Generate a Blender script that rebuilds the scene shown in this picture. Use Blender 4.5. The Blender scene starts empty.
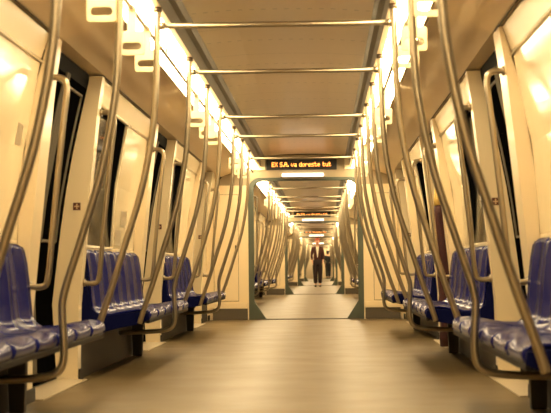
import bpy, bmesh, math, random
from mathutils import Vector, Matrix, Euler
random.seed(4)
C = bpy.context.scene.collection
S = bpy.context.scene
CARL = 18.6          # length of one carriage with its gangway
NCAR = 5
CAMX, CAMZ, FPX = 0.24, 0.70, 1450.0

# ------------------------------------------------------------------ materials
def mat(name, col, rough=0.5, metal=0.0, coat=0.0, noise=0.0, nscale=8.0, bump=0.0, emit=None, estr=0.0, trans=0.0, spec=0.5):
    m = bpy.data.materials.new(name); m.use_nodes = True
    nt = m.node_tree; b = nt.nodes['Principled BSDF']
    b.inputs['Base Color'].default_value = (*col, 1)
    b.inputs['Roughness'].default_value = rough
    b.inputs['Metallic'].default_value = metal
    b.inputs['Coat Weight'].default_value = coat
    b.inputs['Coat Roughness'].default_value = 0.12
    b.inputs['Specular IOR Level'].default_value = spec
    if trans: b.inputs['Transmission Weight'].default_value = trans
    if emit:
        b.inputs['Emission Color'].default_value = (*emit, 1); b.inputs['Emission Strength'].default_value = estr
    if noise or bump:
        tc = nt.nodes.new('ShaderNodeTexCoord'); n = nt.nodes.new('ShaderNodeTexNoise')
        n.inputs['Scale'].default_value = nscale; n.inputs['Detail'].default_value = 4
        nt.links.new(tc.outputs['Object'], n.inputs['Vector'])
        if noise:
            mx = nt.nodes.new('ShaderNodeMix'); mx.data_type = 'RGBA'
            mx.inputs['A'].default_value = (*[max(0, c*(1-noise)) for c in col], 1)
            mx.inputs['B'].default_value = (*[min(1, c*(1+noise)) for c in col], 1)
            nt.links.new(n.outputs['Fac'], mx.inputs['Factor'])
            nt.links.new(mx.outputs['Result'], b.inputs['Base Color'])
        if bump:
            bp = nt.nodes.new('ShaderNodeBump'); bp.inputs['Strength'].default_value = bump; bp.inputs['Distance'].default_value = 0.004
            nt.links.new(n.outputs['Fac'], bp.inputs['Height']); nt.links.new(bp.outputs['Normal'], b.inputs['Normal'])
    return m

M = {}
M['cream'] = mat('cream_lining', (0.80, 0.66, 0.42), 0.32, coat=0.35, noise=0.03, nscale=3, bump=0.05)
M['creamg'] = mat('cream_gloss_panel', (0.84, 0.705, 0.45), 0.12, coat=0.6, noise=0.02, nscale=5, bump=0.5)
M['frame'] = mat('window_frame_cream', (0.74, 0.62, 0.40), 0.3, coat=0.3, noise=0.02)
M['glass'] = mat('black_window_glass', (0.004, 0.004, 0.004), 0.06, spec=0.06, noise=0.1)
M['doorblk'] = mat('black_door_glass', (0.002, 0.002, 0.002), 0.3, spec=0.0, noise=0.1)
M['rubber'] = mat('black_rubber', (0.012, 0.011, 0.010), 0.6, noise=0.2)
M['seal'] = mat('black_window_seal', (0.004, 0.004, 0.004), 0.6, spec=0.02, noise=0.1)
M['steel'] = mat('brushed_steel', (0.36, 0.30, 0.205), 0.30, metal=0.85, noise=0.05, nscale=30)
M['steeld'] = mat('dark_steel_fitting', (0.10, 0.07, 0.045), 0.4, metal=0.6, noise=0.1)
M['alu'] = mat('aluminium_trim', (0.62, 0.52, 0.36), 0.4, metal=0.4, noise=0.05)
M['channel'] = mat('grey_ceiling_channel', (0.13, 0.11, 0.075), 0.5, metal=0.2, noise=0.06)
M['blue'] = mat('blue_seat_plastic', (0.010, 0.012, 0.090), 0.22, noise=0.3, nscale=90, spec=0.06)
M['blue'].node_tree.nodes['Principled BSDF'].inputs['Specular Tint'].default_value = (0.42, 0.40, 0.66, 1)
M['bluedk'] = mat('navy_end_panel', (0.003, 0.0045, 0.042), 0.5, spec=0.04, noise=0.1)
M['header'] = mat('beige_header', (0.36, 0.29, 0.185), 0.5, spec=0.2, noise=0.05)  # bulkhead cream darkened in its colour, so it looks less lit by end lamps
M['rail'] = mat('grey_seat_rail', (0.022, 0.018, 0.016), 0.45, spec=0.05, noise=0.06)
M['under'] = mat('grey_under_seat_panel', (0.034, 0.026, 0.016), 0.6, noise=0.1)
M['legdk'] = mat('black_bench_leg', (0.03, 0.025, 0.018), 0.5, noise=0.1)
M['gang'] = mat('green_grey_gangway_frame', (0.070, 0.083, 0.058), 0.42, noise=0.06)
M['gangw'] = mat('gangway_wall_beige', (0.50, 0.42, 0.28), 0.45, noise=0.05)
M['skirt'] = mat('dark_skirting', (0.09, 0.07, 0.045), 0.55, noise=0.08)
M['black'] = mat('sign_black', (0.008, 0.006, 0.005), 0.35, noise=0.1)
M['led'] = mat('orange_led', (0.8, 0.25, 0.03), 0.5, emit=(1.0, 0.30, 0.05), estr=7.0)
M['lamp'] = mat('warm_lamp_diffuser', (0.9, 0.85, 0.7), 0.5, emit=(1.0, 0.775, 0.445), estr=29.5)
M['lampg'] = mat('cool_gangway_lamp', (0.9, 0.88, 0.8), 0.5, emit=(1.0, 0.84, 0.66), estr=2.6)
M['lamph'] = mat('lamp_housing', (0.60, 0.50, 0.33), 0.4, noise=0.04)
M['sticker'] = mat('brown_sticker', (0.10, 0.025, 0.012), 0.5, noise=0.1)
M['stickw'] = mat('sticker_symbol', (0.62, 0.42, 0.22), 0.5, noise=0.1)
M['notice'] = mat('pale_grey_notice', (0.38, 0.31, 0.20), 0.45, noise=0.12, nscale=60)
M['maroon'] = mat('dark_red_cloth', (0.042, 0.006, 0.004), 0.75, noise=0.6, nscale=40, bump=0.4)
M['yellow'] = mat('yellow_cloth', (0.72, 0.48, 0.12), 0.7, noise=0.15, nscale=30)
M['skin'] = mat('skin', (0.62, 0.33, 0.19), 0.5, noise=0.06)
M['hair'] = mat('reddish_hair', (0.36, 0.06, 0.02), 0.6, noise=0.3, nscale=60)
M['shirt'] = mat('cream_shirt', (0.75, 0.66, 0.48), 0.7, noise=0.04)
M['suit'] = mat('dark_brown_trousers', (0.014, 0.004, 0.003), 0.75, noise=0.2, nscale=30)
M['jacket'] = mat('maroon_jacket', (0.050, 0.007, 0.004), 0.75, noise=0.3, nscale=30)
M['coat'] = mat('black_coat', (0.006, 0.006, 0.006), 0.7, noise=0.2, nscale=30)
M['dark_hair'] = mat('dark_hair', (0.02, 0.014, 0.01), 0.6, noise=0.2)
M['shoe'] = mat('black_shoe', (0.010, 0.009, 0.008), 0.35, noise=0.1)
M['eye'] = mat('eye_dark', (0.02, 0.015, 0.01), 0.2, noise=0.1)
M['lip'] = mat('lips', (0.42, 0.12, 0.09), 0.5, noise=0.1)

# grip: white plastic that lets the lamp light through
def grip_mat():
    m = bpy.data.materials.new('translucent_white_grip'); m.use_nodes = True; nt = m.node_tree
    b = nt.nodes['Principled BSDF']; out = nt.nodes['Material Output']
    b.inputs['Base Color'].default_value = (0.95, 0.88, 0.68, 1); b.inputs['Roughness'].default_value = 0.35
    t = nt.nodes.new('ShaderNodeBsdfTranslucent'); t.inputs['Color'].default_value = (0.98, 0.93, 0.74, 1)
    n = nt.nodes.new('ShaderNodeTexNoise'); n.inputs['Scale'].default_value = 20
    bp = nt.nodes.new('ShaderNodeBump'); bp.inputs['Strength'].default_value = 0.05
    nt.links.new(n.outputs['Fac'], bp.inputs['Height']); nt.links.new(bp.outputs['Normal'], b.inputs['Normal'])
    mx = nt.nodes.new('ShaderNodeMixShader'); mx.inputs[0].default_value = 0.6
    nt.links.new(b.outputs[0], mx.inputs[1]); nt.links.new(t.outputs[0], mx.inputs[2]); nt.links.new(mx.outputs[0], out.inputs['Surface'])
    return m
M['grip'] = grip_mat()

# ceiling: beige painted sheet, cross joints and rows of perforation
def ceiling_mat():
    m = mat('ceiling_sheet', (0.70, 0.54, 0.335), 0.33, coat=0.2, noise=0.05, nscale=2.5)
    nt = m.node_tree; b = nt.nodes['Principled BSDF']
    src = b.inputs['Base Color'].links[0].from_socket
    tc = nt.nodes.new('ShaderNodeTexCoord'); sp = nt.nodes.new('ShaderNodeSeparateXYZ')
    nt.links.new(tc.outputs['Object'], sp.inputs[0])
    def mth(op, a, v=None):
        n = nt.nodes.new('ShaderNodeMath'); n.operation = op
        for i, q in enumerate((a, v)):
            if q is None: continue
            if isinstance(q, (int, float)): n.inputs[i].default_value = q
            else: nt.links.new(q, n.inputs[i])
        return n.outputs[0]
    fy = mth('FRACT', mth('DIVIDE', sp.outputs['Y'], 1.1625))
    joint = mth('LESS_THAN', fy, 0.010)
    row = mth('LESS_THAN', mth('ABSOLUTE', mth('SUBTRACT', fy, 0.45)), 0.012)
    fx = mth('FRACT', mth('DIVIDE', sp.outputs['X'], 0.07))
    dot = mth('MULTIPLY', row, mth('LESS_THAN', mth('ABSOLUTE', mth('SUBTRACT', fx, 0.5)), 0.2))
    inside = mth('LESS_THAN', mth('ABSOLUTE', sp.outputs['X']), 0.56)
    f = mth('MULTIPLY', mth('MULTIPLY', mth('MAXIMUM', joint, dot), inside), 0.4)
    mx = nt.nodes.new('ShaderNodeMix'); mx.data_type = 'RGBA'; mx.inputs['B'].default_value = (0.10, 0.07, 0.04, 1)
    nt.links.new(f, mx.inputs['Factor']); nt.links.new(src, mx.inputs['A']); nt.links.new(mx.outputs['Result'], b.inputs['Base Color'])
    return m
M['ceil'] = ceiling_mat()

M['ceilo'] = mat('outer_ceiling_lightened', (0.86, 0.69, 0.46), 0.4, noise=0.05, nscale=2.5)  # ceiling sheet in a lighter base colour, standing in for blocked lamp light
def floor_mat():
    m = mat('beige_linoleum', (0.166, 0.120, 0.058), 0.36, noise=0.10, nscale=1.3, spec=0.22)
    nt = m.node_tree; b = nt.nodes['Principled BSDF']
    src = b.inputs['Base Color'].links[0].from_socket
    tc = nt.nodes.new('ShaderNodeTexCoord'); n = nt.nodes.new('ShaderNodeTexNoise'); n.inputs['Scale'].default_value = 160; n.inputs['Detail'].default_value = 2
    nt.links.new(tc.outputs['Object'], n.inputs['Vector'])
    r = nt.nodes.new('ShaderNodeValToRGB'); r.color_ramp.elements[0].position = 0.35; r.color_ramp.elements[0].color = (0.72, 0.72, 0.72, 1); r.color_ramp.elements[1].position = 0.65; r.color_ramp.elements[1].color = (1.1, 1.1, 1.1, 1)
    nt.links.new(n.outputs['Fac'], r.inputs[0])
    mx = nt.nodes.new('ShaderNodeMix'); mx.data_type = 'RGBA'; mx.blend_type = 'MULTIPLY'; mx.inputs['Factor'].default_value = 1
    nt.links.new(src, mx.inputs['A']); nt.links.new(r.outputs[0], mx.inputs['B']); nt.links.new(mx.outputs['Result'], b.inputs['Base Color'])
    n2 = nt.nodes.new('ShaderNodeTexNoise'); n2.inputs['Scale'].default_value = 2.2; n2.inputs['Detail'].default_value = 5
    nt.links.new(tc.outputs['Object'], n2.inputs['Vector'])
    mr = nt.nodes.new('ShaderNodeMapRange'); mr.inputs['To Min'].default_value = 0.30; mr.inputs['To Max'].default_value = 0.46
    nt.links.new(n2.outputs['Fac'], mr.inputs['Value']); nt.links.new(mr.outputs['Result'], b.inputs['Roughness'])
    return m
M['floor'] = floor_mat()

# ------------------------------------------------------------------ helpers
def bx(bm, x0, x1, y0, y1, z0, z1):
    r = bmesh.ops.create_cube(bm, size=1.0)
    for v in r['verts']:
        v.co = Vector(((x0+x1)/2 + v.co.x*(x1-x0), (y0+y1)/2 + v.co.y*(y1-y0), (z0+z1)/2 + v.co.z*(z1-z0)))
    return r['verts']

def quad(bm, *pts):
    return bm.faces.new([bm.verts.new(p) for p in pts])

def tube(bm, pts, r, seg=10, closed=False):
    """round tube along a polyline"""
    pts = [Vector(p) for p in pts]; rings = []; n = len(pts)
    prev = None
    for i, p in enumerate(pts):
        a = pts[(i-1) % n] if (i > 0 or closed) else p
        b = pts[(i+1) % n] if (i < n-1 or closed) else p
        t = (b-a).normalized()
        if prev is None:
            ref = Vector((0, 1, 0)) if abs(t.y) < 0.9 else Vector((1, 0, 0))
            u = t.cross(ref).normalized()
        else:
            u = (prev - t*prev.dot(t)).normalized()
        prev = u; w = t.cross(u)
        rr = r[i] if isinstance(r, (list, tuple)) else r
        rings.append([bm.verts.new(p + (u*math.cos(k*2*math.pi/seg) + w*math.sin(k*2*math.pi/seg))*rr) for k in range(seg)])
    m = n if closed else n-1
    for i in range(m):
        A, B = rings[i], rings[(i+1) % n]
        for k in range(seg):
            bm.faces.new((A[k], A[(k+1) % seg], B[(k+1) % seg], B[k]))
    if not closed:
        bm.faces.new(rings[0][::-1]); bm.faces.new(rings[-1])

def smooth_path(pts, sub=5):
    """Catmull-Rom through the points"""
    P = [Vector(p) for p in pts]; out = []
    for i in range(len(P)-1):
        p0 = P[max(i-1, 0)]; p1 = P[i]; p2 = P[i+1]; p3 = P[min(i+2, len(P)-1)]
        for k in range(sub):
            t = k/sub
            out.append(0.5*((2*p1)+(-p0+p2)*t+(2*p0-5*p1+4*p2-p3)*t*t+(-p0+3*p1-3*p2+p3)*t**3))
    out.append(P[-1]); return out

def obj(name, bm, m, parent=None, smooth=False, bevel=0.0, loc=None):
    bmesh.ops.recalc_face_normals(bm, faces=bm.faces)
    me = bpy.data.meshes.new(name); bm.to_mesh(me); bm.free()
    o = bpy.data.objects.new(name, me); C.objects.link(o)
    for q in (m if isinstance(m, (list, tuple)) else [m]): me.materials.append(q)
    if smooth:
        for p in me.polygons: p.use_smooth = True
    if bevel:
        b = o.modifiers.new('Bevel', 'BEVEL'); b.width = bevel; b.segments = 2; b.limit_method = 'ANGLE'
    if parent: o.parent = parent
    if loc: o.location = loc
    return o

def empty(name, loc=(0, 0, 0)):
    o = bpy.data.objects.new(name, None); C.objects.link(o); o.location = loc; o.empty_display_size = 0.1
    return o

def tag(o, label, cat, group=None):
    o['label'] = label; o['category'] = cat
    if group: o['group'] = group
    return o

def struct(o, kind='structure'):
    o['kind'] = kind; return o

kids = {}
def copy_tree(o, parent=None, depth=9):
    c = o.copy(); C.objects.link(c); c.parent = parent
    if depth > 0:
        for ch in [q for q in o.children]:
            copy_tree(ch, c, depth-1)
    return c

ORD = ['first', 'second', 'third', 'fourth', 'fifth', 'sixth', 'seventh', 'eighth', 'ninth', 'tenth', 'eleventh', 'twelfth', 'thirteenth', 'fourteenth', 'fifteenth', 'sixteenth', 'seventeenth', 'eighteenth']
CAR = ['nearest carriage', 'second carriage', 'third carriage', 'fourth carriage', 'farthest carriage']
SIDE = {-1: 'left', 1: 'right'}

# ------------------------------------------------------------------ layout along one carriage (y at k=0)
Y_START, Y_END = 1.95, 19.80           # inner faces of the end bulkheads
DOORS = [3.86, 8.51, 13.16, 17.81]; DH = 0.72
ROWS = [(4.78, 7.65), (9.43, 12.30), (14.08, 16.95)]
def lerp(a, b, t): return a+(b-a)*t
def prof(z, tab):
    if z <= tab[0][0]: return tab[0][1]
    for (z0, x0), (z1, x1) in zip(tab, tab[1:]):
        if z <= z1: return lerp(x0, x1, (z-z0)/(z1-z0))
    return tab[-1][1]
def XL(z): return prof(z, [(0, 1.335), (0.45, 1.33), (0.87, 1.288), (1.2, 1.255), (1.8, 1.19), (1.945, 1.165)])      # pillars beside the doors
def XW(z): return prof(z, [(0, 1.36), (0.9, 1.36), (1.3, 1.33), (1.8, 1.235), (1.945, 1.185)])       # wall behind the benches
def XO(z): return prof(z, [(0, 1.47), (0.5, 1.497), (1.12, 1.42), (1.5, 1.35), (1.8, 1.28), (1.93, 1.25)])  # door leaves
ZT = 1.945

def strip(bm, f, s, y0, y1, z0, z1, n=8, mi=0):
    """wall surface x = s*f(z) between y0..y1"""
    prev = None
    for i in range(n+1):
        z = lerp(z0, z1, i/n); a = bm.verts.new((s*f(z), y0, z)); b = bm.verts.new((s*f(z), y1, z))
        if prev:
            fc = bm.faces.new((prev[0], prev[1], b, a)); fc.material_index = mi
        prev = (a, b)
def cross(bm, f, g, s, y, z0, z1, n=8, mi=0):
    """face perpendicular to the corridor between x=f(z) and x=g(z)"""
    prev = None
    for i in range(n+1):
        z = lerp(z0, z1, i/n); a = bm.verts.new((s*f(z), y, z)); b = bm.verts.new((s*g(z), y, z))
        if prev:
            fc = bm.faces.new((prev[0], prev[1], b, a)); fc.material_index = mi
        prev = (a, b)

PW = 0.12; PWB = 0.25   # width of the pillars
WZ0, WZ1 = 0.86, 1.80
WIN = 1.50
def make_wall(s):
    bm = bmesh.new()
    # row sections incl. short end sections
    secs = [(Y_START, DOORS[0]-DH)] + [(DOORS[i]+DH, DOORS[i+1]-DH) for i in range(3)] + [(DOORS[3]+DH, Y_END)]
    for j, (a, b) in enumerate(secs):
        full = 1 <= j <= 3
        pa = a+PW if j > 0 else a
        pb = b-PWB if j < 4 else b
        if j > 0:
            cross(bm, XL, XO, s, a, 0, ZT); strip(bm, XL, s, a, pa, 0, ZT); cross(bm, XL, XW, s, pa, 0, ZT)
        if j < 4:
            cross(bm, XL, XO, s, b, 0, ZT); strip(bm, XL, s, pb, b, 0, ZT); cross(bm, XL, XW, s, pb, 0, ZT)
        if full:
            w0, w1 = pa+0.05, pa+0.05+WIN
            strip(bm, XW, s, pa, pb, 0, WZ0); strip(bm, XW, s, pa, pb, WZ1, ZT, 3)
            strip(bm, XW, s, pa, w0, WZ0, WZ1); strip(bm, XW, s, w1, pb, WZ0, WZ1, mi=1)
        else:
            strip(bm, XW, s, pa, pb, 0, ZT)
    # above the doors
    for d in DOORS:
        strip(bm, XO, s, d-DH, d+DH, 1.86, 1.96, 2, mi=2)
    return bm

def make_ceiling(y0, y1):
    bm = bmesh.new()
    P = [(1.40, 1.955), (1.16, 1.955), (0.835, 2.065), (0.815, 2.16), (0.638, 2.16), (0.638, 2.085), (0.603, 2.085), (0.603, 2.19), (0.572, 2.20), (0.552, 2.235), (0.3, 2.255), (0.0, 2.26)]
    P = P + [(-x, z) for x, z in P[:-1][::-1]]
    n = 8
    rows = [[bm.verts.new((x, lerp(y0, y1, i/n), z)) for x, z in P] for i in range(n+1)]
    for i in range(n):
        for k in range(len(P)-1):
            f = bm.faces.new((rows[i][k], rows[i][k+1], rows[i+1][k+1], rows[i+1][k]))
            if 6 <= k <= 8 or 6 <= len(P)-2-k <= 8: f.material_index = 1
            if k < 2 or k > len(P)-4: f.material_index = 2
    return bm

def make_floor(y0, y1):
    bm = bmesh.new(); n = 12
    vs = bx(bm, -1.52, 1.52, y0, y1, -0.06, 0.0); return bm

# ------------------------------------------------------------------ shell prototypes (car 0), then copies
def car_shell(k, first=None):
    oy = k*CARL
    out = {}
    if first is None:
        out['floor'] = struct(obj('floor', make_floor(Y_START, Y_END), M['floor']))
        out['ceiling'] = struct(obj('ceiling', make_ceiling(Y_START, Y_END), [M['ceil'], M['channel'], M['ceilo']]))
        for s in (-1, 1):
            out['wall', s] = struct(obj('wall_'+SIDE[s], make_wall(s), [M['cream'], M['creamg'], M['seal']], smooth=False))
            # baseboard under the wall
            bm = bmesh.new()
            for a, b in [(Y_START, DOORS[0]-DH)] + [(DOORS[i]+DH, DOORS[i+1]-DH) for i in range(3)] + [(DOORS[3]+DH, Y_END)]:
                x0, x1 = sorted((s*1.318, s*1.330)); 
                bx(bm, x0, x1, a+0.001, a+PW, 0.001, 0.07)
                bx(bm, x0, x1, b-PWB, b-0.001, 0.001, 0.07)
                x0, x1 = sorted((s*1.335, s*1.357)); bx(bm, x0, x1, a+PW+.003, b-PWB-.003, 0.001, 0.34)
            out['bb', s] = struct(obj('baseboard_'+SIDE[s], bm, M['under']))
            # cove trim line along the ceiling edge over the benches
            bm = bmesh.new()
            for a, b in ROWS:
                tube(bm, [(s*1.165, a-0.15, 1.947), (s*1.165, b+0.05, 1.947)], 0.004, 6)
            out['cove', s] = struct(obj('trim_1' if s < 0 else 'trim_2', bm, M['rubber']))
            # bright panel nosing
            bm = bmesh.new()
            for a, b in ROWS:
                tube(bm, [(s*1.232, a-0.1, 1.80), (s*1.232, b+0.03, 1.80)], 0.012, 8)
            out['nose', s] = struct(obj('trim_3' if s < 0 else 'trim_4', bm, M['creamg'], smooth=True))
            for i, d in enumerate(DOORS):
                e = struct(empty('door_%d' % (i+1 if s < 0 else i+5), (0, d, 0)))
                for q in (-1, 1):
                    bm = bmesh.new(); y0, y1 = sorted((q*0.012, q*(DH+0.0)))
                    n = 8; prev = None
                    for t in range(n+1):
                        z = lerp(0.02, 1.90, t/n); x = XO(z)
                        ring = [bm.verts.new((s*x, y0, z)), bm.verts.new((s*x, y1, z)), bm.verts.new((s*(x+0.03), y1, z)), bm.verts.new((s*(x+0.03), y0, z))]
                        if prev:
                            for h in range(4): bm.faces.new((prev[h], prev[(h+1) % 4], ring[(h+1) % 4], ring[h]))
                        else: bm.faces.new(ring)
                        prev = ring
                    bm.faces.new(prev[::-1])
                    lf = obj('door_leaf', bm, M['doorblk'], e)
                    bm = bmesh.new()
                    tube(bm, [(s*(XO(z)-0.004), q*0.03, z) for z in (0.05, 0.6, 1.12, 1.5, 1.87)], 0.012, 6)
                    obj('edge_strip', bm, M['channel'], lf)
                    bm = bmesh.new(); zz = [lerp(0.88, 1.80, i/8) for i in range(9)]
                    tube(bm, [(s*(XO(z)-0.003), q*0.09, z) for z in zz]+[(s*(XO(z)-0.003), q*0.56, z) for z in zz[::-1]], 0.010, 6, closed=True)
                    obj('window_bead', bm, M['channel'], lf)
                bm = bmesh.new(); x0, x1 = sorted((s*1.275, s*1.50)); bx(bm, x0, x1, -DH+.002, DH-.002, 0.001, 0.008)
                obj('door_sill', bm, M['alu'], e)
                out['door', s, i] = e
            for i in range(3):
                a, b = DOORS[i]+DH, DOORS[i+1]-DH
                w0, w1 = a+PW+0.05, a+PW+0.05+WIN
                e = struct(empty('window_%d' % (i+1 if s < 0 else i+4), (0, (w0+w1)/2, WZ0)))
                hw = WIN/2
                def WX(z): return XW(z+WZ0)+0.05
                bm = bmesh.new(); strip(bm, lambda z: XW(z)+0.013+0.05*(z-WZ0)/(WZ1-WZ0), s, -hw, hw, WZ0, WZ1)
                for v in bm.verts: v.co.z -= WZ0
                obj('pane', bm, M['glass'], e)
                bm = bmesh.new()
                f0 = lambda z: XW(z); f1 = lambda z: XW(z)+0.014+0.05*(z-WZ0)/(WZ1-WZ0)
                cross(bm, f0, f1, s, -hw, WZ0, WZ1); cross(bm, f0, f1, s, hw, WZ0, WZ1)
                for z in (WZ0, WZ1):
                    quad(bm, (s*f0(z), -hw, z), (s*f1(z), -hw, z), (s*f1(z), hw, z), (s*f0(z), hw, z))
                for v in bm.verts: v.co.z -= WZ0
                obj('window_seal', bm, M['seal'], e); bm = bmesh.new()
                # raised rounded bead around the opening
                zs = [lerp(WZ0, WZ1, t/6) for t in range(7)]
                loop = [(s*(XW(z)), -hw, z) for z in zs] + [(s*(XW(z)), hw, z) for z in zs[::-1]]
                tube(bm, loop, 0.012, 6, closed=True)
                for v in bm.verts: v.co.z -= WZ0
                obj('window_frame', bm, M['frame'], e)
                out['window', s, i] = e
    else:
        nwin = k*6
        for key, o in first.items():
            c = copy_tree(o); c.location = o.location + Vector((0, oy, 0))
            base = {'door': 8, 'window': 6, 'cove': 4, 'nose': 4}.get(key[0] if isinstance(key, tuple) else '', 0)
            if base:
                stem, num = o.name.rsplit('_', 1); c.name = '%s_%d' % (stem, int(num)+base*k)
    return out

shell0 = car_shell(0)
for k in range(1, NCAR): car_shell(k, shell0)

# carriage behind the camera: plain shell so the light is right
struct(obj('floor', make_floor(-7.0, Y_START), M['floor']))
struct(obj('ceiling', make_ceiling(-7.0, Y_START), [M['ceil'], M['channel'], M['ceilo']]))
for s in (-1, 1):
    bm = bmesh.new(); strip(bm, XW, s, -7.0, Y_START, 0, ZT)
    struct(obj('wall_'+SIDE[s], bm, M['cream']))
bm = bmesh.new(); bx(bm, -1.45, 1.45, -7.1, -7.0, 0, 2.3)
struct(obj('wall_back', bm, M['cream']))

# ------------------------------------------------------------------ bulkheads and gangways
RW, RH, RR = 0.785, 1.94, 0.17      # opening half-width, height, corner radius
def arch(w, h, r, n=8, z0=0.0):
    pts = [(-w, z0)]
    for i in range(n+1):
        a = math.pi - i*(math.pi/2)/n; pts.append((-w+r+r*math.cos(a), h-r+r*math.sin(a)))
    for i in range(n+1):
        a = math.pi/2 - i*(math.pi/2)/n; pts.append((w-r+r*math.cos(a), h-r+r*math.sin(a)))
    pts.append((w, z0)); return pts
def bulkhead(y, d):
    """wall across the carriage with the arched opening; d=-1 faces the camera"""
    bm = bmesh.new()
    inner = arch(RW, RH, RR)
    outer = []
    for x, z in inner:
        # project outwards on the carriage section
        if abs(x) >= RW-1e-6 and z < RH-RR+1e-6: outer.append((math.copysign(1.36, x), z))
        else:
            t = (z-(RH-RR))/RR
            outer.append(None)
    n = len(inner); H = 2.25
    for i in range(n):
        if outer[i] is None:
            x, z = inner[i]
            a = math.atan2(z-(RH-RR), abs(x)-(RW-RR)) if abs(x) > RW-RR else math.pi/2
            if a < math.pi/4: ox = 1.36 if a < .3 else lerp(1.30, 1.17, (a-.3)/(math.pi/4-.3)); oz = lerp(RH-RR, 1.91, a/(math.pi/4))
            else: ox = lerp(1.17, RW-RR, (a-math.pi/4)/(math.pi/4)); oz = lerp(1.92, H, min(1, (a-math.pi/4)/(math.pi/8)))
            outer[i] = (math.copysign(ox, x), oz)
    outer[0] = (-1.36, 0); outer[-1] = (1.36, 0)
    vi = [bm.verts.new((x, y, z)) for x, z in inner]; vo = [bm.verts.new((x, y, z)) for x, z in outer]
    for i in range(n-1):
        f = bm.faces.new((vi[i], vi[i+1], vo[i+1], vo[i]))
        if min(inner[i][1], inner[i+1][1]) > RH-RR*0.72: f.material_index = 1
    return struct(obj('wall_end', bm, [M['cream'], M['header']]))

def ring_mesh():
    bm = bmesh.new(); t = 0.075; dpt = 0.09
    A = arch(RW, RH, RR); B = arch(RW-t, RH-0.045, RR-0.04)
    rows = []
    for pts, y in ((A, 0), (B, 0), (B, dpt), (A, dpt)):
        rows.append([bm.verts.new((x, y, z)) for x, z in pts])
    n = len(A)
    for q in range(4):
        R0, R1 = rows[q], rows[(q+1) % 4]
        for i in range(n-1): bm.faces.new((R0[i], R0[i+1], R1[i+1], R1[i]))
    for i in (0, n-1): bm.faces.new([rows[q][i] for q in range(4)])
    return bm
def gangway(k, proto=None):
    y0 = Y_END + k*CARL; y1 = Y_START+(k+1)*CARL
    lab = CAR[k]
    if proto is None:
        g = empty('gangway_arch', (0, y0, 0))
        obj('frame', ring_mesh(), M['gang'], g, bevel=0.006)
        for s in (-1, 1):
            bm = bmesh.new()
            # triangular foot gusset
            t = [(s*(RW-0.07), 0.0), (s*(RW-0.07-0.17), 0.0), (s*(RW-0.07), 0.26)]
            a = [bm.verts.new((x, -0.01, z)) for x, z in t]; b = [bm.verts.new((x, 0.10, z)) for x, z in t]
            bm.faces.new(a); bm.faces.new(b[::-1])
            for i in range(3): bm.faces.new((a[i], a[(i+1) % 3], b[(i+1) % 3], b[i]))
            obj('foot_gusset', bm, M['gang'], g, bevel=0.004)
            bm = bmesh.new(); X = s*(RW-0.10)
            tube(bm, smooth_path([(s*(RW-0.03), 0.16, 0.72), (X, 0.17, 0.74), (X-s*.01, 0.17, 0.80), (X-s*.01, 0.17, 1.60), (X, 0.17, 1.68), (s*(RW-0.03), 0.16, 1.70)], 4), 0.012, 8)
            obj('handrail', bm, M['steel'], g, smooth=True)
        bm = bmesh.new(); bx(bm, -RW+0.077, RW-0.077, -0.03, 0.12, 0.0005, 0.012)
        obj('threshold', bm, M['skirt'], g, bevel=0.003)
    else:
        g = copy_tree(proto); g.location = (0, y0, 0)
    tag(g, 'grey-green arched gangway frame at the far end of the %s' % lab, 'gangway frame', 'gangway frames between carriages')
    return g
def tunnel_mesh(y0, y1):
    bm = bmesh.new(); A = arch(RW, RH, RR)
    N = 8; rows = []
    for i in range(N+1):
        e = 0.03 if i % 2 else 0.0
        rows.append([bm.verts.new((x*(1+e*.7), lerp(y0, y1, i/N), z+(e*.5 if z > 1 else 0))) for x, z in A])
    for i in range(N):
        for q in range(len(A)-1): bm.faces.new((rows[i][q], rows[i][q+1], rows[i+1][q+1], rows[i+1][q]))
    return bm
g0 = None; gl0 = None; tun0 = None
for k in range(NCAR):
    y0 = Y_END + k*CARL; y1 = Y_START+(k+1)*CARL
    if k < NCAR-1:
        bulkhead(y0, -1); bulkhead(y1, 1)
        g = gangway(k, g0); g0 = g0 or g
        struct(obj('wall_gangway', tunnel_mesh(y0, y1), M['gangw']))
        bm = bmesh.new(); bx(bm, -RW, RW, y0, y1, -0.06, 0.0); struct(obj('floor', bm, M['floor']))
# panel and skirting on each bulkhead
pnl = None
for k in range(NCAR-1):
    y = Y_END+k*CARL
    for s in (-1, 1):
        bm = bmesh.new(); x0, x1 = sorted((s*0.80, s*1.275)); bx(bm, x0, x1, y-0.05, y-0.002, 0.001, 0.155)
        struct(obj('baseboard_end', bm, M['skirt'], bevel=0.004))
        bm = bmesh.new(); bx(bm, x0, x1, y-0.06, y-0.002, 0.156, 0.235)
        struct(obj('baseboard_end', bm, M['cream'], bevel=0.006))
        c = empty('cabinet_door', (s*1.09, y-0.003, 0.26))
        bm = bmesh.new(); bx(bm, -0.165, 0.165, -0.012, 0, 0, 1.45); obj('door_panel', bm, M['cream'], c, bevel=0.004)
        bm = bmesh.new(); bx(bm, -0.17, 0.17, -0.004, 0.001, -0.006, 1.456); obj('seam', bm, M['channel'], c)
        bm = bmesh.new(); bx(bm, -s*0.13-0.008, -s*0.13+0.008, -0.02, -0.0125, 0.70, 0.76); obj('latch', bm, M['steeld'], c)
        tag(c, 'tall cream locker door on the %s end wall of the %s' % (SIDE[s], CAR[k]), 'cabinet door', 'locker doors beside the gangways')

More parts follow.
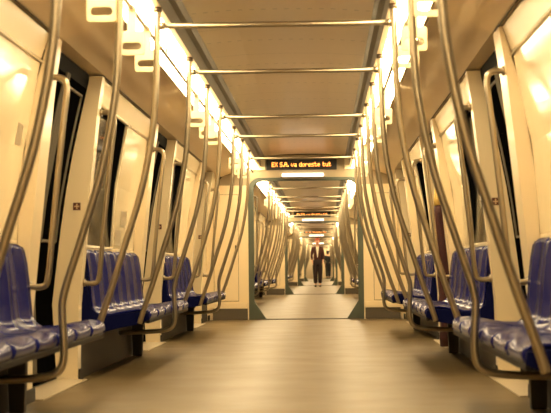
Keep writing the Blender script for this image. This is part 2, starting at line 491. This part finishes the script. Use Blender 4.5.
# far end wall of the train with the cab door
ye = Y_END+(NCAR-1)*CARL
bm = bmesh.new(); bx(bm, -1.45, 1.45, ye, ye+0.08, 0, 2.3); struct(obj('wall_far', bm, M['gangw']))
e = struct(empty('door_90', (0, ye, 0)))
bm = bmesh.new(); bx(bm, -0.40, 0.40, -0.03, -0.001, 0.02, 1.95); obj('door_leaf', bm, M['cream'], e, bevel=0.01)
bm = bmesh.new(); bx(bm, -0.25, 0.25, -0.04, -0.031, 1.1, 1.75); obj('pane', bm, M['glass'], e, bevel=0.01)
bm = bmesh.new(); tube(bm, [(0.32, -0.03, 0.95), (0.32, -0.08, 0.97), (0.32, -0.08, 1.15), (0.32, -0.03, 1.17)], 0.01, 8); obj('door_handle', bm, M['steel'], e)

# ------------------------------------------------------------------ lamps in the ceiling
LAMPL = 2.325
def lamp_proto():
    e = empty('ceiling_lamp')
    L = 1.06
    bm = bmesh.new()
    sec = [(0.642, 2.085), (0.655, 2.064), (0.788, 2.028), (0.800, 2.036), (0.800, 2.085)]
    rows = []
    for y in (-L, L): rows.append([bm.verts.new((x, y, z)) for x, z in sec])
    for i in range(len(sec)-1): bm.faces.new((rows[0][i], rows[0][i+1], rows[1][i+1], rows[1][i]))
    for r_ in rows: bm.faces.new(r_)
    obj('diffuser', bm, M['lamp'], e)
    bm = bmesh.new(); bx(bm, 0.642, 0.808, -L, L, 2.09, 2.155); bx(bm, 0.8005, 0.812, -L, L, 2.022, 2.09); obj('lamp_housing', bm, M['lamph'], e)
    return e
lampR = lamp_proto()
lampL = None
def mirror_tree(o, parent=None):
    c = o.copy(); C.objects.link(c); c.parent = parent
    if o.data:
        me = o.data.copy(); me.transform(Matrix.Scale(-1, 4, (1, 0, 0))); me.flip_normals(); c.data = me
    for ch in list(o.children): mirror_tree(ch, c)
    return c
lampL = mirror_tree(lampR)
first = {1: lampR, -1: lampL}; used = {1: False, -1: False}
def put(protos, s, y, x=None, z=None, depth=9):
    p = protos[s]
    if not p.get('_used'):
        p['_used'] = 1; c = p
    else:
        c = copy_tree(p, None, depth)
        for kx in ('label', 'category', 'group'):
            if kx in c: del c[kx]
    c.location.y = y
    return c
for k in range(-1, NCAR):
    n = 0
    ys = [Y_START+0.1+LAMPL*(i+0.5)*0.95 for i in range(8)] if k >= 0 else [-1.25, -3.6, -5.9]
    ys = [2.14+LAMPL/2*0+ (i+0.5)*2.2 for i in range(8)] if k >= 0 else [0.0, -2.4, -4.8]
    for i, y in enumerate(ys):
        for s in (-1, 1):
            c = put(first, s, y + (k*CARL if k >= 0 else 0))
            if k >= 0: tag(c, 'glowing warm strip lamp, %s from the front of %s ceiling run, %s' % (ORD[i], SIDE[s], CAR[k]), 'ceiling lamp', 'strip lamps along the ceiling')
            else: tag(c, 'glowing warm strip lamp behind the viewer, %s on the %s side' % (ORD[i], SIDE[s]), 'ceiling lamp', 'strip lamps along the ceiling')

# ------------------------------------------------------------------ benches
SEATW = 2.69/6
def seat_proto(parent, y, w, s):
    prof_ = [(0.905, 0.375), (0.895, 0.40), (0.90, 0.425), (0.925, 0.440), (0.98, 0.442), (1.06, 0.430), (1.15, 0.414), (1.225, 0.412), (1.265, 0.428), (1.283, 0.465), (1.292, 0.54), (1.300, 0.64), (1.312, 0.74), (1.324, 0.81), (1.330, 0.836), (1.340, 0.842)]
    bm = bmesh.new(); NU = 10; grid = []
    for i in range(NU+1):
        u = -1+2*i/NU; col = []
        for j, (x, z) in enumerate(prof_):
            t = j/(len(prof_)-1)
            half = w/2-0.004
            if z > 0.70: half -= 0.022*((z-0.70)/0.142)**3
            dish = (1-u*u)
            if 3 <= j <= 7: z2 = z-0.026*dish+0.004; x2 = x
            elif 8 <= j <= 13: z2 = z; x2 = x-0.012+0.040*dish
            elif j >= 14: z2 = z-0.012*abs(u)**5; x2 = x-0.006+0.028*dish
            else: z2 = z-0.004*dish; x2 = x
            if abs(u) > 0.9: x2 += 0.004; z2 -= 0.003
            col.append(bm.verts.new((s*x2, y+u*half, z2)))
        grid.append(col)
    for i in range(NU):
        for j in range(len(prof_)-1):
            bm.faces.new((grid[i][j], grid[i+1][j], grid[i+1][j+1], grid[i][j+1]))
    o = obj('seat', bm, M['blue'], parent, smooth=True)
    so = o.modifiers.new('Solidify', 'SOLIDIFY'); so.thickness = 0.010; so.offset = -1 if True else 1
    return o
def bench_proto(s, n):
    L = n*SEATW
    e = empty('seat_bench', (0, 0, 0))
    for i in range(n): seat_proto(e, (i+0.5)*SEATW-L/2, SEATW, s)
    # end panels: the L shaped section of the bench
    sec = [(0.905, 0.415), (0.900, 0.375), (0.96, 0.345), (1.10, 0.320), (1.33, 0.265), (1.352, 0.30), (1.352, 0.825), (1.33, 0.825), (1.318, 0.74), (1.305, 0.60), (1.285, 0.45), (1.22, 0.400), (1.10, 0.412), (0.98, 0.425)]
    for q in (-1, 1):
        bm = bmesh.new(); y0, y1 = q*(L/2-0.001), q*(L/2+0.022)
        a = [bm.verts.new((s*x, y0, z)) for x, z in sec]; b = [bm.verts.new((s*x, y1, z)) for x, z in sec]
        bm.faces.new(a); bm.faces.new(b[::-1])
        for i in range(len(sec)): bm.faces.new((a[i], a[(i+1) % len(sec)], b[(i+1) % len(sec)], b[i]))
        obj('end_panel', bm, M['bluedk'], e, bevel=0.003)
    bm = bmesh.new(); x0, x1 = sorted((s*0.93, s*1.33)); bx(bm, x0, x1, -L/2+0.02, L/2-0.02, 0.350, 0.385)
    obj('seat_frame', bm, M['legdk'], e)
    bm = bmesh.new(); x0, x1 = sorted((s*0.903, s*0.928)); bx(bm, x0, x1, -L/2, L/2, 0.348, 0.376)
    obj('front_rail', bm, M['rail'], e, bevel=0.006)
    for q in (1,):
        bm = bmesh.new(); y = q*(L/2-0.36)
        sec2 = [(1.245, 0.0), (1.32, 0.0), (1.33, 0.35), (1.16, 0.35), (1.235, 0.25)]
        a = [bm.verts.new((s*x, y-0.03, z)) for x, z in sec2]; b = [bm.verts.new((s*x, y+0.03, z)) for x, z in sec2]
        bm.faces.new(a); bm.faces.new(b[::-1])
        for i in range(5): bm.faces.new((a[i], a[(i+1) % 5], b[(i+1) % 5], b[i]))
        obj('leg', bm, M['legdk'], e, bevel=0.004)
    return e
bench = {(s): bench_proto(s, 6) for s in (-1, 1)}
for k in range(NCAR):
    for r, (a, b) in enumerate(ROWS):
        for s in (-1, 1):
            c = put(bench, s, (a+b)/2-0.035+k*CARL)
            tag(c, 'blue plastic six-seat bench, %s along the %s wall of the %s' % (ORD[r], SIDE[s], CAR[k]), 'bench', 'blue benches along the walls')

# ------------------------------------------------------------------ curved poles
TOP = [(0.622, 2.075), (0.622, 2.03), (0.628, 1.80), (0.640, 1.56), (0.660, 1.38), (0.715, 1.11), (0.805, 0.82), (0.875, 0.60)]
ENDP = TOP+[(0.918, 0.48), (0.945, 0.40), (0.96, 0.35)]
MIDP = TOP+[(0.882, 0.50), (0.876, 0.40), (0.878, 0.32), (0.90, 0.27), (0.96, 0.245), (1.10, 0.235), (1.30, 0.23)]
def pole_proto(s, path):
    bm = bmesh.new(); tube(bm, smooth_path([(s*x, 0, z) for x, z in path], 4), 0.0172, 10)
    o = obj('curved_pole', bm, M['steel'], smooth=True)
    bm = bmesh.new(); tube(bm, [(s*0.622, 0, 2.058), (s*0.622, 0, 2.0845)], 0.024, 10)
    obj('ceiling_mount', bm, M['steeld'], o, smooth=True)
    return o
pend = {s: pole_proto(s, ENDP) for s in (-1, 1)}; pmid = {s: pole_proto(s, MIDP) for s in (-1, 1)}
for k in range(NCAR):
    for r, (a, b) in enumerate(ROWS):
        for s in (-1, 1):
            for j, y in enumerate((a-0.02, (a+b)/2-0.02, b-0.06)):
                c = put(pmid if j == 1 else pend, s, y+k*CARL)
                tag(c, 'curved steel pole at %s of the %s bench on the %s, %s' % (('near end', 'middle', 'far end')[j], ORD[r], SIDE[s], CAR[k]), 'grab pole', 'curved grab poles rising from the benches')

# cross bars between the pole tops
bm = bmesh.new(); tube(bm, [(-0.600, 0, 1.985), (0.600, 0, 1.985)], 0.015, 10)
bar0 = obj('cross_bar', bm, M['steel'], smooth=True)
for s in (-1, 1):
    bm = bmesh.new(); tube(bm, [(s*0.585, 0, 1.985), (s*0.607, 0, 1.985)], 0.020, 10); obj('end_fitting', bm, M['steel'], bar0, smooth=True)
bars = {0: bar0}
for k in range(NCAR):
    n = 0
    for r, (a, b) in enumerate(ROWS):
        for y in (a-0.02, b-0.06):
            c = put(bars, 0, y+k*CARL)
            tag(c, 'horizontal steel bar across the ceiling, %s from the front, %s' % (ORD[n], CAR[k]), 'overhead bar', 'overhead bars between the poles'); n += 1

# ------------------------------------------------------------------ grip rails and grips
gz = 2.0
def grip_rail(s):
    bm = bmesh.new(); y0, y1 = Y_START+0.25, Y_END-0.25
    tube(bm, [(s*0.70, lerp(y0, y1, i/180), gz) for i in range(181)], 0.011, 8)
    o = obj('grip_rail', bm, M['steel'], smooth=True)
    for i in range(9):
        bm = bmesh.new(); y = lerp(y0+0.2, y1-0.2, i/8); tube(bm, [(s*0.70, y, gz+0.005), (s*0.70, y, 2.046)], 0.008, 8)
        obj('hanger', bm, M['steeld'], o)
    return o
gr = {s: grip_rail(s) for s in (-1, 1)}
for k in range(NCAR):
    for s in (-1, 1):
        c = put(gr, s, k*CARL); tag(c, 'thin steel grip rail under the %s lamp run of the %s' % (SIDE[s], CAR[k]), 'grip rail', 'grip rails under the lamps')
def grip_proto(s):
    X = s*0.70
    e = empty('hand_grip', (0, 0, gz))
    w, h, r, t = 0.064, 0.120, 0.014, 0.011
    zb = 1.765-gz
    def rr(w, z0, z1, r, n=4):
        P = []
        for cx, cz, a0 in ((w-r, z0+r, -90), (w-r, z1-r, 0), (-w+r, z1-r, 90), (-w+r, z0+r, 180)):
            for i in range(n+1):
                a = math.radians(a0+90*i/n); P.append((cx+r*math.cos(a), cz+r*math.sin(a)))
        return P
    A = rr(w, zb, zb+h, r); B = rr(w*0.76, zb+0.026, zb+0.064, 0.0185)
    bm = bmesh.new(); rows = []
    for P, y in ((A, -t), (B, -t), (B, t), (A, t)): rows.append([bm.verts.new((X+x, y, z)) for x, z in P])
    n = len(A)
    for q in range(4):
        for i in range(n): bm.faces.new((rows[q][i], rows[q][(i+1) % n], rows[(q+1) % 4][(i+1) % n], rows[(q+1) % 4][i]))
    obj('handle', bm, M['grip'], e, bevel=0.002)
    bm = bmesh.new(); bx(bm, X-0.022, X+0.022, -0.006, 0.006, zb+h-0.004, 0.0); obj('strap', bm, M['grip'], e, bevel=0.002)
    bm = bmesh.new(); tube(bm, [(X, -0.025, 0), (X, 0.025, 0)], 0.019, 10); obj('clamp', bm, M['grip'], e, smooth=True)
    return e
gp = {s: grip_proto(s) for s in (-1, 1)}
GO = [1.38, 2.36, 2.97]
for k in range(NCAR):
    for s in (-1, 1):
        n = 0
        for a, b in ROWS:
            for o_ in GO:
                c = put(gp, s, a+o_+k*CARL, depth=9 if k < 2 else 9)
                tag(c, 'glowing white plastic hand grip, %s along the %s rail of the %s' % (ORD[n], SIDE[s], CAR[k]), 'hand grip', 'hand grips hanging under the lamps'); n += 1

# ------------------------------------------------------------------ bent handrails beside the doors
def rail_proto(s, q):
    """q=-1: pillar on the near side of a door, +1: on the far side"""
    y = 0.05*q*-0
    y = q*0.05
    st = 0.10
    path = [(XL(0.62)-0.0, 0.62), (XL(0.62)-st+0.03, 0.615), (XL(0.66)-st, 0.66)] + [(XL(z)-st, z) for z in (0.9, 1.2, 1.5)] + [(XL(1.66)-st, 1.66), (XL(1.72)-st+0.03, 1.715), (XL(1.72), 1.72)]
    bm = bmesh.new(); tube(bm, smooth_path([(s*x, 0, z) for x, z in path], 4), 0.0165, 10)
    o = obj('door_handrail', bm, M['steel'], smooth=True)
    for z in (0.62, 1.72):
        bm = bmesh.new(); tube(bm, [(s*(XL(z)-0.001), 0, z), (s*(XL(z)-0.014), 0, z)], 0.026, 10)
        obj('wall_flange', bm, M['steel'], o, smooth=True)
    return o
hr = {s: rail_proto(s, 1) for s in (-1, 1)}
for k in range(NCAR):
    for i, d in enumerate(DOORS):
        for s in (-1, 1):
            for q in (-1, 1):
                c = put(hr, s, d+q*(DH+(0.10 if q > 0 else 0.20))+k*CARL)
                tag(c, 'bent steel handrail on the %s pillar of the %s %s door, %s' % ('near' if q < 0 else 'far', ORD[i], SIDE[s], CAR[k]), 'handrail', 'handrails beside the doors')

# stickers on the door jambs
def sticker_proto(s):
    bm = bmesh.new(); x = s*1.335; bx(bm, x-0.024, x+0.024, -0.003, -0.001, 1.085, 1.133)
    o = obj('door_sticker', bm, M['sticker'])
    bm = bmesh.new(); bx(bm, x-0.016, x+0.016, -0.0045, -0.0031, 1.105, 1.113); bx(bm, x-0.004, x+0.004, -0.0045, -0.0031, 1.092, 1.126); obj('symbol', bm, M['stickw'], o)
    return o
st = {s: sticker_proto(s) for s in (-1, 1)}
for k in range(NCAR):
    for i, d in enumerate(DOORS[1:], 1):
        for s in (-1, 1):
            c = put(st, s, d+DH+k*CARL); tag(c, 'small brown square sticker on the far jamb of the %s %s door, %s' % (ORD[i], SIDE[s], CAR[k]), 'sticker', 'square stickers on the door jambs')
# pale notices on the glossy panels
def notice(s, y, z, w, h, label):
    bm = bmesh.new(); x = [XW(z-h/2), XW(z+h/2)]; d = 0.0015
    quad(bm, (s*(x[0]-d), y-w/2, z-h/2), (s*(x[0]-d), y+w/2, z-h/2), (s*(x[1]-d), y+w/2, z+h/2), (s*(x[1]-d), y-w/2, z+h/2))
    o = obj('notice', bm, M['notice']); so = o.modifiers.new('Solidify', 'SOLIDIFY'); so.thickness = 0.002
    tag(o, label, 'notice', 'pale notices on the wall panels')
notice(-1, 7.36, 1.40, 0.13, 0.11, 'small pale grey notice high on the nearest left wall panel')
notice(-1, 11.45, 1.10, 0.28, 0.12, 'upper pale rectangular notice on left wall panel above the second bench')
notice(-1, 11.20, 0.95, 0.28, 0.12, 'lower pale rectangular notice on left wall panel above the second bench')

# ------------------------------------------------------------------ message displays above the gangways
F = {'E': ["11111","1","1","1111","1","1","11111"], 'X': ["10001","10001","01010","00100","01010","10001","10001"],
     'S': ["01111","1","1","0111","00001","00001","1111"], 'A': ["0111","10001","10001","11111","10001","10001","10001"],
     '.': ["","","","","","11","11"], 'v': ["","","10001","10001","10001","0101","001"], 'a': ["","","0111","00001","01111","10001","01111"],
     'd': ["00001","00001","01111","10001","10001","10001","01111"], 'o': ["","","0111","10001","10001","10001","0111"],
     'r': ["","","1011","11001","1","1","1"], 'e': ["","","0111","10001","11111","1","0111"], 's': ["","","01111","1","0111","00001","1111"],
     't': ["01","01","1111","01","01","01001","0011"], 'u': ["","","10001","10001","10001","10011","01101"]}
def sign_proto():
    e = empty('message_display', (-0.045, 0, 2.115))
    bm = bmesh.new(); bx(bm, -0.48, 0.48, -0.05, -0.001, -0.075, 0.07); obj('housing', bm, M['black'], e, bevel=0.006)
    bm = bmesh.new(); cw = 0.0069; ch = 0.0088; x = -0.405; z0 = 0.028
    for chh in "EX S.A. va doreste tut":
        if chh == ' ': x += 4*cw; continue
        for r_, line in enumerate(F[chh]):
            for c_, v in enumerate(line):
                if v == '1': bx(bm, x+c_*cw, x+c_*cw+cw*0.82, -0.054, -0.0505, z0-r_*ch-ch*0.82, z0-r_*ch)
        x += (3 if chh == '.' else 6)*cw
    obj('lettering', bm, M['led'], e)
    return e
sg = {0: sign_proto()}
bm_ = None
def glamp_proto():
    e = empty('gangway_lamp', (-0.03, 0, 1.945))
    bm = bmesh.new(); bx(bm, -0.285, 0.285, -0.075, -0.002, 0.0, 0.048); obj('diffuser', bm, M['lampg'], e, bevel=0.012)
    bm = bmesh.new(); bx(bm, -0.30, 0.30, -0.085, -0.002, -0.03, -0.001); obj('housing', bm, M['channel'], e, bevel=0.004)
    return e
gl = {0: glamp_proto()}
def side_panel_proto(s):
    bm = bmesh.new(); x0, x1 = sorted((s*0.54, s*0.74)); bx(bm, x0, x1, -0.035, -0.001, 2.04, 2.195)
    return obj('header_panel', bm, M['creamg'], bevel=0.006)
sp = {s: side_panel_proto(s) for s in (-1, 1)}
for k in range(NCAR-1):
    y = Y_END+k*CARL
    c = put(sg, 0, y); tag(c, 'black display with orange scrolling letters at the far end of the %s' % CAR[k], 'display sign', 'message displays above the gangways')
    c = put(gl, 0, y); tag(c, 'white glowing lamp under the display at the far end of the %s' % CAR[k], 'lamp', 'lamps above the gangways')
    for s in (-1, 1):
        c = put(sp, s, y); tag(c, 'cream header panel on the %s of the display, %s' % (SIDE[s], CAR[k]), 'header panel', 'header panels beside the displays')

# ------------------------------------------------------------------ rolled cloth in the right doorway
def banner():
    e = empty('rolled_banner', (1.325, 12.66, 0))
    bm = bmesh.new(); path = []; rad = []
    for i in range(15):
        t = i/14; z = 0.01+t*1.23; path.append((-0.02*t-0.05*t*t, 0, z)); rad.append(0.082-0.03*t*t+0.006*math.sin(i*2.1))
    tube(bm, path, rad, 14); obj('cloth_roll', bm, M['maroon'], e, smooth=True)
    bm = bmesh.new(); tube(bm, [(-0.068, 0, 1.235), (-0.075, 0, 1.30), (-0.085, 0, 1.37), (-0.09, 0, 1.42)], [0.052, 0.046, 0.03, 0.006], 12); obj('tip', bm, M['yellow'], e, smooth=True)
    tag(e, 'dark red rolled cloth with yellow tip standing upright in the right doorway', 'rolled cloth')
banner()

# ------------------------------------------------------------------ people
def skinned(name, verts, edges, radii, m, parent, sub=2, root=0):
    me = bpy.data.meshes.new(name); me.from_pydata(verts, edges, []); o = bpy.data.objects.new(name, me); C.objects.link(o)
    me.materials.append(m); o.parent = parent
    md = o.modifiers.new('Skin', 'SKIN'); md.use_smooth_shade = True
    if not me.skin_vertices: me.skin_vertices.new()
    for i, sv in enumerate(me.skin_vertices[0].data):
        r = radii[i]; sv.radius = r if isinstance(r, tuple) else (r, r); sv.use_root = (i == root)
    sd = o.modifiers.new('Subsurf', 'SUBSURF'); sd.levels = sub; sd.render_levels = sub
    return o
def chain(V, E, R, pts, rad, start=None):
    prev = start
    for p, r in zip(pts, rad):
        V.append(p); R.append(r); i = len(V)-1
        if prev is not None: E.append((prev, i))
        prev = i
    return prev
def ellipsoid(bm, c, r, seg=16):
    q = bmesh.ops.create_uvsphere(bm, u_segments=seg, v_segments=seg//2+2, radius=1.0)
    for v in q['verts']: v.co = Vector((c[0]+v.co.x*r[0], c[1]+v.co.y*r[1], c[2]+v.co.z*r[2]))
def person(name, loc, rz, mats, label, scale=1.0, elbows=True):
    jm, tm, hm = mats
    e = empty(name, loc); e.rotation_euler.z = rz; e.scale = (scale,)*3
    # figure faces -y
    V, E, R = [], [], []
    pel = chain(V, E, R, [(0, 0, 0.95)], [(0.115, 0.08)])
    neck = chain(V, E, R, [(0, 0.0, 1.10), (0, 0.0, 1.27), (0, 0.005, 1.40), (0, 0.0, 1.45), (0, -0.005, 1.50)], [(0.12, .085), (0.13, 0.095), (0.10, .075), 0.050, 0.048], pel)
    head = chain(V, E, R, [(0, -0.015, 1.565), (0, -0.012, 1.635), (0, -0.005, 1.69)], [(0.074, 0.090), (0.082, 0.098), (0.062, .072)], neck)
    ch = pel+3
    for s in (-1, 1):
        if elbows:
            arm = [(s*0.16, 0, 1.40), (s*0.215, 0.02, 1.13), (s*0.19, -0.09, 0.93)]
        else:
            arm = [(s*0.165, 0, 1.40), (s*0.205, 0.01, 1.12), (s*0.215, -0.03, 0.88)]
        w = chain(V, E, R, arm, [0.050, 0.038, 0.026], ch)
        a, b = Vector(arm[1]), Vector(arm[2]); d = (b-a).normalized()
        pal = b+d*0.05
        p = chain(V, E, R, [tuple(pal)], [(0.032, 0.018)], w)
        side = d.cross(Vector((s, 0.3, 0))).normalized()
        for f in range(4):
            off = side*(f-1.5)*0.018; ln = (0.062, 0.072, 0.068, 0.052)[f]
            q0 = pal+off+d*0.03; q1 = q0+d*ln*0.55+Vector((-s*0.004, 0, 0)); q2 = q1+d*ln*0.5+Vector((-s*0.014, -0.004, 0))
            chain(V, E, R, [tuple(q0), tuple(q1), tuple(q2)], [0.0085, 0.008, 0.007], p)
        th = b+d*0.015+side*-0.03; chain(V, E, R, [tuple(th), tuple(th+d*0.03-side*0.018), tuple(th+d*0.055-side*0.022)], [0.010, 0.009, 0.008], w)
        chain(V, E, R, [(s*0.095, 0, 0.88), (s*0.085, -0.008, 0.50), (s*0.080, 0.015, 0.09), (s*0.082, -0.07, 0.045), (s*0.085, -0.14, 0.035)], [0.085, 0.055, 0.038, 0.036, 0.028], pel)
    body = skinned('body', V, E, R, M['skin'], e)
    # jacket
    V, E, R = [], [], []
    a0 = chain(V, E, R, [(0, 0.0, 0.88)], [(0.172, 0.128)])
    a1 = chain(V, E, R, [(0, 0, 1.12), (0, 0, 1.28), (0, 0.01, 1.40), (0, 0.01, 1.455)], [(0.145, 0.112), (0.158, 0.122), (0.125, 0.095), (0.066, 0.066)], a0)
    for s in (-1, 1):
        arm = [(s*0.16, 0, 1.40), (s*0.215, 0.02, 1.13), (s*0.195, -0.075, 0.96)] if elbows else [(s*0.165, 0, 1.40), (s*0.205, 0.01, 1.12), (s*0.213, -0.02, 0.91)]
        chain(V, E, R, arm, [0.064, 0.050, 0.040], a1-1)
    skinned('jacket', V, E, R, jm, e)
    V, E, R = [], [], []
    chain(V, E, R, [(0, 0, 1.05), (0, 0, 0.94)], [(0.150, 0.112), (0.160, 0.118)])
    for s in (-1, 1):
        chain(V, E, R, [(s*0.085, 0, 0.84), (s*0.086, -0.006, 0.50), (s*0.082, 0.012, 0.12)], [(0.108, 0.112), 0.088, 0.072], 1)
    skinned('trousers', V, E, R, tm, e)
    for s in (-1, 1):
        bm = bmesh.new(); ellipsoid(bm, (s*0.084, -0.055, 0.042), (0.048, 0.135, 0.042)); obj('shoe', bm, M['shoe'], e, smooth=True)
    bm = bmesh.new(); ys = -0.128
    quad(bm, (-0.055, -0.088, 1.44), (0.055, -0.088, 1.44), (0.03, ys-0.008, 1.22), (-0.03, ys-0.008, 1.22)); quad(bm, (-0.03, ys-0.008, 1.22), (0.03, ys-0.008, 1.22), (0.006, ys-0.002, 1.05), (-0.006, ys-0.002, 1.05))
    o = obj('shirt', bm, M['shirt'], e); so = o.modifiers.new('Solidify', 'SOLIDIFY'); so.thickness = 0.012
    bm = bmesh.new(); ellipsoid(bm, (0, 0.020, 1.685), (0.094, 0.100, 0.078)); ellipsoid(bm, (0, 0.06, 1.61), (0.078, 0.055, 0.09)); obj('hair', bm, hm, e, smooth=True)
    bm = bmesh.new()
    for s in (-1, 1): ellipsoid(bm, (s*0.029, -0.104, 1.615), (0.012, 0.008, 0.007), 8)
    obj('eyes', bm, M['eye'], e, smooth=True)
    bm = bmesh.new(); ellipsoid(bm, (0, -0.113, 1.588), (0.012, 0.020, 0.024), 10)
    for s in (-1, 1): ellipsoid(bm, (s*0.085, 0.0, 1.605), (0.010, 0.018, 0.028), 10)
    obj('nose_and_ears', bm, M['skin'], e, smooth=True)
    bm = bmesh.new(); ellipsoid(bm, (0, -0.104, 1.552), (0.022, 0.008, 0.006), 10); obj('lips', bm, M['lip'], e, smooth=True)
    tag(e, label, 'person')
    return e
person('person', (0.24-6/1450*53, 53.0, 0), 0.0, (M['jacket'], M['suit'], M['hair']), 'person in maroon jacket, pale shirt and dark trousers standing in the aisle', 1.02)
person('person', (0.24+0.28, 92.5, 0), 2.8, (M['coat'], M['coat'], M['dark_hair']), 'person dressed all in black standing near the far end wall', 1.03, elbows=False)

for o in bpy.data.objects:
    if '_used' in o: del o['_used']

# ------------------------------------------------------------------ world, camera, colour
w = bpy.data.worlds.new('World'); S.world = w; w.use_nodes = True
w.node_tree.nodes['Background'].inputs[0].default_value = (0.01, 0.009, 0.008, 1); w.node_tree.nodes['Background'].inputs[1].default_value = 0.2

cam = bpy.data.cameras.new('camera'); co = bpy.data.objects.new('camera', cam); C.objects.link(co); S.camera = co
cam.sensor_fit = 'HORIZONTAL'; cam.sensor_width = 36.0; cam.lens = 36.0*FPX/551.0
cam.clip_start = 0.05; cam.clip_end = 300
VX, VY = 323.0, 268.3
d = Vector((-(VX-275.5)/FPX, 1.0, (VY-206.5)/FPX)).normalized()
q = d.to_track_quat('-Z', 'Y').to_matrix().to_4x4()
roll = math.radians(-0.6)
co.matrix_world = Matrix.Translation((CAMX, 0, CAMZ)) @ q @ Matrix.Rotation(roll, 4, 'Z')
cam.dof.use_dof = True; cam.dof.focus_distance = 15.0; cam.dof.aperture_fstop = 6.0

S.view_settings.view_transform = 'Standard'; S.view_settings.look = 'None'; S.view_settings.gamma = 1.0
S.view_settings.use_curve_mapping = False; S.view_settings.exposure = 0.0
